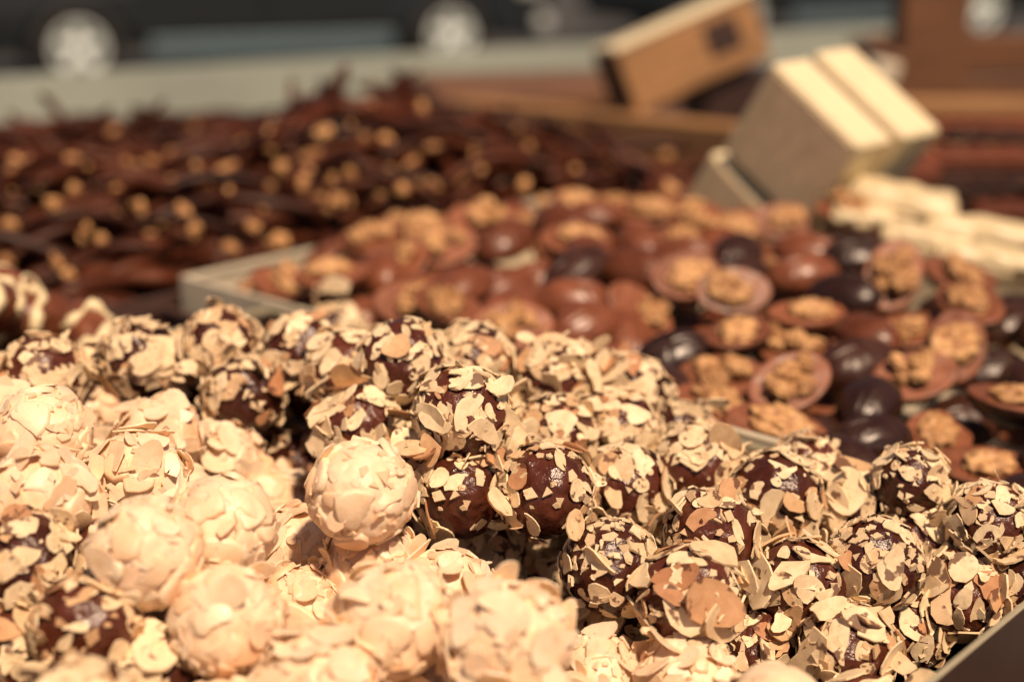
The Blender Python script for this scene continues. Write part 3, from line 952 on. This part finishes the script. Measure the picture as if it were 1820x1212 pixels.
def face_dir(tilt, az):                          # az 0 leans towards the camera, 90 to the right
    t, a = math.radians(tilt), math.radians(az)
    return Vector((math.sin(t) * math.sin(a), -math.sin(t) * math.cos(a), math.cos(t)))

cups = []
for px, py, w, tone, pose, tilt, az, spin, label in CUPS:
    r = ray(px, py)
    d = FPX * 0.041 / max(w, 100)
    d2 = d
    for _ in range(14):
        p = CAM + r * d2
        u, v = to_uv(p)
        d2 += 0.5 * (p.z - cup_z(u, v)) / -r.z
        d2 = min(max(d2, 0.4), 1.5)
    cups.append([CAM + r * (d2 if w < 100 else 0.7 * d2 + 0.3 * d), 0.0160, (tone, pose, tilt, az, spin), 'shown', label])
settle(cups, None, TW, TABLE + 0.004, hold=0.16, slack=0.86)
rc = random.Random(5)
CUP_CREST = [(-100, 560), (330, 505), (545, 455), (600, 420), (700, 372), (900, 338), (1100, 318), (1225, 345), (1350, 385), (1500, 385), (1600, 450), (1820, 500), (2300, 560)]
def over_cups(p, r):
    x, y, d = to_px(p)
    y -= r * FPX / d
    for (x0, y0), (x1, y1) in zip(CUP_CREST, CUP_CREST[1:]):
        if x0 <= x <= x1: return y < y0 + (y1 - y0) * (x - x0) / (x1 - x0)
    return False
for layer in (0.0, -0.012, -0.026):
    a = TW[0] + 0.02
    while a < TW[1] - 0.02:
        b = TW[2] + 0.02
        while b < TW[3] - 0.015:
            for _ in range(4):
                uu = min(max(a + rc.uniform(-.009, .009), TW[0] + .019), TW[1] - .019); vv = min(max(b + rc.uniform(-.009, .009), TW[2] + .019), TW[3] - .019)
                p = uv(uu, vv, max(cup_z(uu, vv) + layer, TABLE + 0.019))
                if not blocked(p, 0.0155, cups, (0.80 if layer < 0 else 0.84) + (0.08 if uu > 0.27 else 0)) and not over_cups(p, 0.017):
                    dome = rc.random() < (0.72 if uu > 0.24 else 0.45)
                    tone = 'dark' if rc.random() < (0.92 if uu > 0.27 else 0.12) else 'milk'  # shade on the tray's right part is painted by darker shells
                    lab = ('dark' if tone == 'dark' else 'milk') + ' chocolate ' + ('dome' if dome else 'oval with walnut')
                    lab += ' lying in shade beneath the top layer of its tray' if layer < 0 else ' filling a gap between the larger ones in the walnut tray'
                    cups.append([p, 0.0155, (tone, 'dome' if dome else 'face', rc.uniform(0, 40), rc.uniform(-60, 60), rc.uniform(0, 180)), 'hidden', lab])
                    break
            b += 0.029
        a += 0.031

for i, (p, rad, (tone, pose, tilt, az, spin), shown, label) in enumerate(cups):
    nrm = face_dir(tilt, az)
    if pose == 'dome': nrm = -nrm
    q = nrm.to_track_quat('Z', 'Y')
    # spin so that the long axis lies at the given angle in the horizontal plane
    want = Vector((math.cos(math.radians(spin)), math.sin(math.radians(spin)), 0))
    loc = q.inverted() @ want
    q = q @ Quaternion((0, 0, 1), math.atan2(loc.y, loc.x))
    s = rc.uniform(0.92, 1.05)
    o = link('walnut_chocolate', None, None, p - nrm * -0.005, q, s)
    tag(o, label, 'chocolate', 'ribbed chocolates topped with walnut')
    link('chocolate_shell', rc.choice(MILK_CUPS if tone == 'milk' else SHADED_CUPS), o)
    if pose == 'dome' and shown == 'hidden': continue
    if rc.random() < 0.62:
        link('walnut_kernel', rc.choice(KERNELS), o, (rc.uniform(-.003, .003), rc.uniform(-.002, .002), 0.0020), (0, 0, rc.uniform(-.5, .5)), rc.uniform(0.92, 1.12))
    else:
        for k in range(rc.choice((5, 6, 7, 8))):
            link('walnut_piece', rc.choice(BITS), o, (rc.uniform(-.011, .011), rc.uniform(-.007, .007), 0.0016 + 0.0008 * k), (rc.uniform(-.5, .5), rc.uniform(-.5, .5), rc.uniform(0, 6.28)), rc.uniform(0.8, 1.3))

# ------------------------------------------------------------------ drizzled chocolates at the left
def bean_mesh(seed, L, W, H, mat, name):
    r = random.Random(seed)
    vs, fs = icosphere(3); off = Vector((r.uniform(0, 50), 3, 1)); out = []
    for v in vs:
        k = 1 + 0.10 * noise.noise(v * 1.6 + off) + 0.03 * noise.noise(v * 5 + off)
        out.append(Vector((v.x * L, v.y * W, v.z * H)) * k)
    return mesh(name, out, fs, mat, True)

def drizzle_mesh(L, W, H, seed, n=2):
    r = random.Random(seed); b = MB()
    for i in range(n):
        x = L * (-0.75 + 1.5 * (i + 0.5) / n)
        pts = []
        for k in range(13):
            a = math.pi * (-0.08 + 1.16 * k / 12)
            xx = x + 0.0035 * math.sin(k * 0.9 + i) + 0.0015 * r.uniform(-1, 1)
            e = math.sqrt(max(0.05, 1 - (xx / L) ** 2))
            pts.append(Vector((xx, W * e * math.cos(a) * 1.02, H * e * math.sin(a) * 1.02)))
        b.tube(pts, [0.0021 * r.uniform(0.4, 1.8) for _ in pts], 6)
    return b.mesh('white_drizzle', M_DRIZZLE, True)

DR = [(40, 548, 0.0245, 0.017, 0.015, 20, True, 'milk chocolate oval with broad white drizzle at the left edge'),
      (166, 572, 0.023, 0.0105, 0.010, -48, True, 'slim drizzled chocolate leaning down toward the back row of truffles'),
      (100, 622, 0.020, 0.015, 0.013, 5, False, 'plain reddish chocolate oval below the two drizzled ones'),
      (-12, 610, 0.021, 0.016, 0.013, 40, False, 'plain chocolate oval cut by the left edge of the picture'),
      (-30, 520, 0.022, 0.016, 0.014, 70, True, 'drizzled chocolate mostly outside the left edge'),
      (10, 500, 0.020, 0.015, 0.013, -20, True, 'small drizzled chocolate behind the broad drizzled oval')]
for i, (px, py, L, W, H, yaw, dz, label) in enumerate(DR):
    p = at_depth(px, py + 26, 0.655 + 0.025 * (i % 3 == 0) + (0.03 if i == 5 else 0))
    o = link('drizzled_chocolate' if dz else 'chocolate_oval', bean_mesh(i, L, W, H, M_MILK, 'chocolate_oval'), None, p, (0, math.radians(28) if i == 1 else 0.1 * (i - 2), math.radians(yaw)))
    tag(o, label, 'chocolate', 'smooth oval chocolates at the left')
    if dz: link('white_drizzle', drizzle_mesh(L, W, H, i), o)
for i in range(14):                              # the ones they rest on
    u, v = random.uniform(TD[0] + .022, TD[1] - .022), random.uniform(-0.36, -0.05)
    p = uv(u, v, TABLE + random.choice((0.018, 0.020, 0.042)))
    o = link('chocolate_oval', bean_mesh(50 + i % 3, 0.020, 0.015, 0.013, M_MILK, 'chocolate_oval'), None, p, (0, 0, random.uniform(0, 3)))
    tag(o, 'plain chocolate oval underneath the drizzled ones', 'chocolate', 'plain ovals underneath the drizzled chocolates')

# ------------------------------------------------------------------ heap of chocolate sticks
def bumpf(x, y, cx, cy, sx, sy): return math.exp(-((x - cx) / sx) ** 2 - ((y - cy) / sy) ** 2)
def stick_z(x, y):
    z = 1.018 + 0.040 * bumpf(x, y, -0.44, 1.16, 0.26, 0.24) + 0.066 * bumpf(x, y, -0.11, 1.17, 0.11, 0.17) + 0.035 * bumpf(x, y, -0.25, 0.95, 0.3, 0.12) + 0.03 * bumpf(x, y, 0.06, 1.14, 0.12, 0.16)
    return z
def stick_mesh(seed, mat=None):
    r = random.Random(seed)
    L, rad = r.uniform(0.030, 0.052), r.uniform(0.0034, 0.0060)
    c, c2 = r.uniform(2.0, 9.0), r.uniform(-3.5, 3.5)
    pts, rr = [], []
    for k in range(9):
        t = -1 + k / 4
        x = L * t
        pts.append(Vector((x, c2 * x * x + r.uniform(-.0006, .0006), -c * x * x + c * L * L * 0.4)))
        rr.append(rad * (0.45 if k in (0, 8) else 1.0) * r.uniform(0.9, 1.12))
    return pts, rr
STICKS = []
for i in range(12):
    pts, rr = stick_mesh(i)
    STICKS.append(MB().tube(pts, rr, 7, flat=0.72).mesh('chocolate_stick', M_STICK, True))
rs = random.Random(21)
def stick_spot():
    while True:
        u, v = rs.uniform(TS[0] + 0.03, TS[1] - 0.02), rs.uniform(-0.12, TS[3] - 0.02)
        if rs.random() < 0.15: u, v = rs.uniform(0.0, 0.14), rs.uniform(0.355, 0.50)
        p = uv(u, v, 0)
        if p.y < 0.72: continue
        # keep to what lies inside or just beside the field of view
        if abs(p.x) / p.y > 0.43: continue
        return p
n_ind = 290
b = MB()
for i in range(n_ind + 620):
    p = stick_spot(); p.z = stick_z(p.x, p.y)
    top = i < n_ind
    p.z += rs.uniform(0.0, 0.010) if top else rs.uniform(-0.030, -0.004)
    p.z = max(p.z, TABLE + 0.008)
    e = 0.02
    nx, ny = -(stick_z(p.x + e, p.y) - stick_z(p.x - e, p.y)) / (2 * e), -(stick_z(p.x, p.y + e) - stick_z(p.x, p.y - e)) / (2 * e)
    nrm = Vector((nx, ny, 1)).normalized()
    up = nrm.to_track_quat('Z', 'Y')
    if p.x > -0.25 and p.y > 1.0: yaw = rs.gauss(0.75, 0.7)
    else: yaw = rs.gauss(0.5, 0.5)
    q = up @ Quaternion((0, 0, 1), 0)
    want = Vector((math.cos(yaw), math.sin(yaw), 0)); l = q.inverted() @ want
    q = q @ Quaternion((0, 0, 1), math.atan2(l.y, l.x)) @ Quaternion((0, 1, 0), rs.gauss(0, 0.30)) @ Quaternion((1, 0, 0), rs.gauss(0, 0.6))
    s = rs.uniform(0.85, 1.2)
    if top:
        o = link('chocolate_stick', rs.choice(STICKS), None, p, q, s)
        tag(o, 'curved dark chocolate stick in the tangled heap at the back left', 'chocolate stick', 'dark chocolate sticks heaped at the back')
    else:
        pts, rr = stick_mesh(rs.randrange(12))
        M = Matrix.Translation(p) @ q.to_matrix().to_4x4()
        b.tube([M @ (t * s) for t in pts], [x * s for x in rr], 6)
tag(link('chocolate_stick_heap', b.mesh('chocolate_stick_heap', M_STICK, True)), 'mass of chocolate sticks under the heap\'s upper layer', 'chocolate sticks', None, 'stuff')
# a few sticks that poke up along the ridge
for k in range(18):
    px = rs.choice((rs.uniform(495, 740), rs.uniform(495, 740), rs.uniform(20, 420)))
    base = 205 if px < 420 else 178
    p = at_depth(px, base + rs.uniform(4, 22), rs.uniform(1.15, 1.22))
    q = Quaternion((0, 0, 1), rs.uniform(0, 3.1)) @ Quaternion((0, 1, 0), -rs.uniform(0.2, 0.8)) @ Quaternion((1, 0, 0), rs.uniform(0, 6.28))
    o = link('chocolate_stick', rs.choice(STICKS), None, p, q, rs.uniform(0.45, 0.8))
    tag(o, 'dark chocolate stick poking up from the ridge of the heap', 'chocolate stick', 'sticks poking up along the ridge')
HAZ = [kernel_mesh(70 + i, 0.0085, 0.0066, 0.0058, M_HAZEL, 'chopped_nut') for i in range(6)]
HSPOTS = [(rs.uniform(0, 1120), rs.uniform(215, 470)) for _ in range(110)]
HSPOTS = [q for q in HSPOTS if q[1] > 205 and q[1] < 470 - 0.16 * q[0] + (60 if q[0] < 300 else 0)] + [(225, 292), (18, 340), (130, 285), (345, 225), (320, 285), (240, 335), (318, 372), (145, 455), (122, 492), (250, 370), (180, 432), (345, 410), (305, 290), (480, 240), (575, 240), (655, 190), (750, 195), (842, 208), (905, 215), (932, 222), (995, 215), (1018, 242), (940, 262), (930, 330), (590, 320), (715, 338), (685, 250), (845, 270), (600, 358), (820, 378), (965, 360), (500, 300), (555, 278), (1090, 270), (1182, 280), (1195, 340), (450, 405), (495, 430), (1080, 290), (400, 300), (620, 225), (770, 262), (60, 300), (95, 365), (30, 290), (410, 440), (540, 320)]
for i, (px, py) in enumerate(HSPOTS):
    r = ray(px, py); d = 0.8
    while d < 1.6:
        p = CAM + r * d
        if p.z < stick_z(p.x, p.y) + rs.uniform(0.004, 0.013): break
        d += 0.004
    o = link('chopped_nut', HAZ[i % 6], None, p, (rs.uniform(0, 6), rs.uniform(0, 6), rs.uniform(0, 6)), [(rs.uniform(0.45, 0.95) if i > 75 else rs.uniform(0.3, 0.65)) * rs.uniform(0.7, 1.25) for _ in range(3)])
    tag(o, 'roasted nut piece lying on the dark heap of chocolate sticks', 'nut', 'roasted nuts scattered over the stick heap')

# ------------------------------------------------------------------ gold boxes
def frame_from(e1, e2, t):                        # columns: axes of a thing
    M = Matrix((e1, e2, t)).transposed()
    return M.to_quaternion()
BOX_D = 0.93
pL = at_depth(1282, 266, BOX_D); pT = at_depth(1374, 110, BOX_D - 0.0464)
pR = at_depth(1497, 273, BOX_D - 0.0858); pU = at_depth(1440, 98, BOX_D - 0.0244)
E1, E2, E3 = pT - pL, pR - pT, pU - pT
s1, s2, s3 = E1.length, E2.length, E3.length
x1 = E1.normalized(); x3 = (E3 - x1 * E3.dot(x1)).normalized(); x2 = x3.cross(x1)
if x2.dot(E2) < 0: x2 = -x2
BQ = frame_from(x1, x2, x1.cross(x2))
sgn = 1 if x1.cross(x2).dot(x3) > 0 else -1
def gift_box(px_off, a, bb, c, label):
    # local axes: x up the bright side, y down the lower side, z through the thickness
    org = at_depth(1282, 266, BOX_D) + px_off
    ctr = org + x1 * (a / 2) + x2 * (bb / 2) + x3 * (c / 2)
    o = link('gold_box', None, None, ctr, BQ)
    tag(o, label, 'box', 'small gold gift boxes')
    b = MB().box(-a / 2, a / 2, -bb / 2, bb / 2, -c / 2, c / 2, bev=0.0022)
    link('box_body', b.mesh('box_body', M_FOIL), o)
    z = -sgn * (c / 2 + 0.0004)
    link('printed_face', MB().box(-a / 2 + 0.004, a / 2 - 0.004, -bb / 2 + 0.011, bb / 2 - 0.004, z - 0.0004, z + 0.0004, bev=0.0002).mesh('printed_face', M_KRAFT), o)
    link('border_strip', MB().box(-a / 2 + 0.004, a / 2 - 0.004, -bb / 2 + 0.002, -bb / 2 + 0.0105, z - 0.0003, z + 0.0003, bev=0.0002).mesh('border_strip', M_BORDER), o)
    return o
gift_box(Vector((0, 0, 0)), s1, s2, s3 * 0.98, 'front one of two tilted gold boxes standing side by side')
gift_box(x3 * (s3 * 1.22) + x1 * 0.002 - x2 * 0.003, s1, s2 * 1.06, s3 * 1.08, 'rear one of two tilted gold boxes, its top side glaring white')
gift_box(-x1 * (s1 * 1.09) - x2 * 0.006, s1, s2, s3 * 0.98, 'gold box below the tilted pair, sunk among the walnut chocolates')

def soft_bar(L, W, H, seed, name):
    r = random.Random(seed)
    nx, ny = 20, 12
    off = Vector((r.uniform(0, 60), 1, 2))
    vs, fs = [], []
    for s in (1, -1):
        for i in range(nx + 1):
            for j in range(ny + 1):
                x, y = -1 + 2 * i / nx, -1 + 2 * j / ny
                h = (1 - abs(x) ** 22) ** .5 * (1 - abs(y) ** 14) ** .5
                q = Vector((x * L, y * W, s * H * h))
                q += Vector((0, 0, 1)) * 0.0022 * noise.noise(Vector((x * 3, y * 2, s)) + off) + Vector((noise.noise(Vector((x * 2, y * 2, 5)) + off), noise.noise(Vector((x * 2, y * 2, 9)) + off), 0)) * 0.002
                vs.append(q)
    n = (nx + 1) * (ny + 1)
    for s in (0, 1):
        for i in range(nx):
            for j in range(ny):
                q = (i * (ny + 1) + j, (i + 1) * (ny + 1) + j, (i + 1) * (ny + 1) + j + 1, i * (ny + 1) + j + 1)
                fs.append(tuple(x + s * n for x in (q if s == 0 else q[::-1])))
    return mesh(name, vs, fs, M_FOILB, True)
FOILS = [(1605, 358, 0.87, 0.032, 0.016, 0.0085, -16, -6, 'crumpled pale gold packet right of the tilted boxes'),
         (1532, 382, 0.855, 0.017, 0.011, 0.0045, -8, 4, 'thin pale gold packet in front of the crumpled one'),
         (1650, 428, 0.82, 0.026, 0.0095, 0.0065, -14, -4, 'pale gold wrapped bar lying on the walnut chocolates'),
         (1775, 418, 0.85, 0.044, 0.0105, 0.0065, -12, -3, 'long pale gold wrapped bar at the right edge'),
         (1770, 463, 0.80, 0.032, 0.0105, 0.006, -16, -2, 'pale gold bar partly under the long one at the right edge')]
for i, (px, py, d, L, W, H, yaw, roll, label) in enumerate(FOILS):
    o = link('wrapped_bar', soft_bar(L, W, H, i, 'wrapped_bar'), None, at_depth(px, py, d), (math.radians(8), math.radians(-roll + 4), math.radians(yaw)))
    tag(o, label, 'wrapped bar', 'pale gold wrapped bars')
    for s in (-1, 1):                             # folded ends of the wrapper
        b = MB().box(s * L * 0.93 - 0.003, s * L * 0.93 + 0.003, -W * 0.8, W * 0.8, -H * 0.45, H * 0.45, bev=0.0015)
        link('folded_end', b.mesh('folded_end', M_FOILB), o)
    link('paper_band', MB().box(-L * 0.30, L * 0.30, -W * 1.06, W * 1.06, -H * 1.12, -H * 0.2, bev=0.001).mesh('paper_band', M_BORDER), o)

# ------------------------------------------------------------------ chocolate bars at the right
BARS = [(1735, 282, 1.10, 0.085, 0.010, 4, 'reddish chocolate bar lying level behind the gold boxes'),
        (1600, 312, 1.05, 0.030, 0.011, 10, 'short reddish chocolate bar with a glint, right of the gold boxes'),
        (1795, 376, 0.98, 0.030, 0.008, 12, 'short tan chocolate bar end at the right edge'),
        (1770, 330, 1.06, 0.075, 0.008, 8, 'dark brown chocolate bar under the reddish one'),
        (1690, 232, 1.22, 0.090, 0.009, 14, 'brown chocolate bar slanting up to the wooden ledge'),
        (1800, 245, 1.20, 0.060, 0.008, -4, 'chocolate bar behind the reddish one at the right edge'),
        (1700, 350, 1.03, 0.050, 0.008, 20, 'dark chocolate bar in the shade right of the packets')]
for i, (px, py, d, L, W, yaw, label) in enumerate(BARS):
    o = link('chocolate_bar', MB().box(-L, L, -W, W, -W * 0.7, W * 0.7, bev=0.004).mesh('chocolate_bar', M_BAR if i in (0, 1, 2, 4) else M_BARD), None, at_depth(px, py, d), (0.2, 0, math.radians(yaw)))
    tag(o, label, 'chocolate bar', 'chocolate bars at the right')
    b = MB()
    n = max(3, int(L / 0.012))
    for k in range(n):
        x = -L + 2 * L * (k + 0.5) / n
        b.box(x - L / n * 0.75, x + L / n * 0.75, -W * 0.72, W * 0.72, W * 0.7 - 0.001, W * 0.7 + 0.0018, bev=0.0012)
    link('bar_segment', b.mesh('bar_segment', M_BAR if i in (0, 1, 2, 4) else M_BARD), o)
rb = random.Random(31)
for i in range(46):
    u, v = rb.uniform(TB[0] + .05, TB[1] - .06), rb.uniform(TB[2] + .03, TB[3] - .03)
    p = uv(u, v, TABLE + rb.choice((0.012, 0.020, 0.032, 0.045)))
    o = link('chocolate_bar', MB().box(-.05, .05, -.008, .008, -.006, .006, bev=0.003).mesh('chocolate_bar', rb.choice((M_BAR, M_BARD, M_BARD))), None, p, (rb.uniform(-.2, .2), rb.uniform(-.15, .15), rb.gauss(0.1, 0.35)))
    tag(o, 'plain chocolate bar jumbled in the tray behind the gold boxes', 'chocolate bar', 'plain bars jumbled in the back tray')

# ------------------------------------------------------------------ wooden things at the back
def plank(name, a, bpt, h, t, mat, label, cat, up=0.0):
    d = bpt - a; L = d.length
    o = link(name, MB().box(0, L, -t / 2, t / 2, -h, 0, bev=0.003).mesh(name, mat), None, a, d.to_track_quat('X', 'Z'))
    return tag(o, label, cat)
plank('wooden_ledge', at_depth(800, 172, 1.62), at_depth(1330, 222, 1.30), 0.05, 0.03, M_WOODL, 'long brown wooden ledge between the stick heap and the small crate', 'ledge')
tag(link('chocolate_slab', MB().box(-.17, .17, -.10, .10, -.012, .012, bev=0.004).mesh('chocolate_slab', M_WOOD), None, at_depth(1000, 160, 1.72), (0.0, 0, 0.2)), 'flat brown slab lying behind the wooden ledge', 'slab')

# oblong box propped up behind the gold pair
ax = (RIGHT * 196 + UP * 92 + FWD * 40).normalized()
az = (UP * 95 - RIGHT * 12 - FWD * 20); az = (az - ax * az.dot(ax)).normalized()
ay = az.cross(ax)
M = frame_from(ax, ay, az)
c = at_depth(1208, 86, 1.45)
o = tag(link('kraft_box', None, None, c, M), 'brown oblong box propped up at a slant in front of the pale board', 'box')
link('box_body', MB().box(-.078, .078, -.034, .034, -.040, .024, bev=0.002).mesh('kraft_box', M_WOODL), o)
link('box_lid', MB().box(-.0795, .0795, -.0355, .0355, .0243, .031, bev=0.002).mesh('kraft_lid', M_FOIL), o)
link('box_label', MB().box(.016, .052, -.0354, -.0343, -.018, .014, bev=0.0003).mesh('box_label', M_DARKBOX), o)
link('box_end', MB().box(-.0792, -.0782, -.032, .032, -.028, .0238, bev=0.0003).mesh('box_end', M_DARKBOX), o)
o = link('shade_box', MB().box(-.052, .052, -.035, .035, 0, .044, bev=0.003).mesh('shade_box', M_DARKBOX), None, at_depth(1312, 208, 1.50), (0, 0, 0.25))  # dark shading below the propped box, built as a solid dark box
tag(o, 'added dark box standing for the shade underneath the propped oblong box', 'box')
link('box_lid', MB().box(-.054, .054, -.037, .037, .0445, .050, bev=0.002).mesh('shade_lid', M_DARKBOX), o)

# wooden crate at the far right
cr = at_depth(1600, 178, 1.50)
o = tag(link('wooden_crate', None, None, (cr.x, cr.y, TABLE + 0.002), (0, 0, -0.04)), 'slatted wooden crate at the far right behind the chocolate bars', 'crate')
W, D = 0.46, 0.26
top = cr.z - TABLE
for k in range(3):
    z1 = top - k * (top / 3)
    link('slat', MB().box(0, W, -0.012, 0.012, z1 - top / 3 + 0.006, z1, bev=0.002).mesh('crate_slat', M_WOODL), o)
for k in range(2):
    link('slat', MB().box(0.02, W, D - 0.012, D + 0.012, 0.018 + k * 0.052, 0.066 + k * 0.052, bev=0.002).mesh('crate_slat', M_WOOD), o)
for x in (0, W):
    for k in range(2):
        link('slat', MB().box(x - 0.010, x + 0.010, 0.014, D - 0.014, 0.012 + k * 0.055, 0.060 + k * 0.055, bev=0.002).mesh('crate_slat', M_WOOD), o)
link('base', MB().box(0.012, W - 0.012, 0.014, D - 0.014, 0.0, 0.010).mesh('crate_base', M_WOOD), o)
p = at_depth(1643, 172, 1.66)
o = tag(link('wooden_post', MB().box(-.040, .040, -.02, .02, 0, .19, bev=0.003).mesh('wooden_post', M_WOOD), None, (p.x, p.y, p.z - 0.05), (0, 0, 0.1)), 'upright brown wooden post behind the crate', 'post')
p = at_depth(1568, 128, 1.42)
o = tag(link('silver_packet', MB().box(-.014, .014, -.012, .012, -.012, .012, bev=0.003).mesh('silver_packet', M_TRAY), None, p, (0.1, 0.2, 0.3)), 'small grey packet behind the glaring gold box', 'packet')
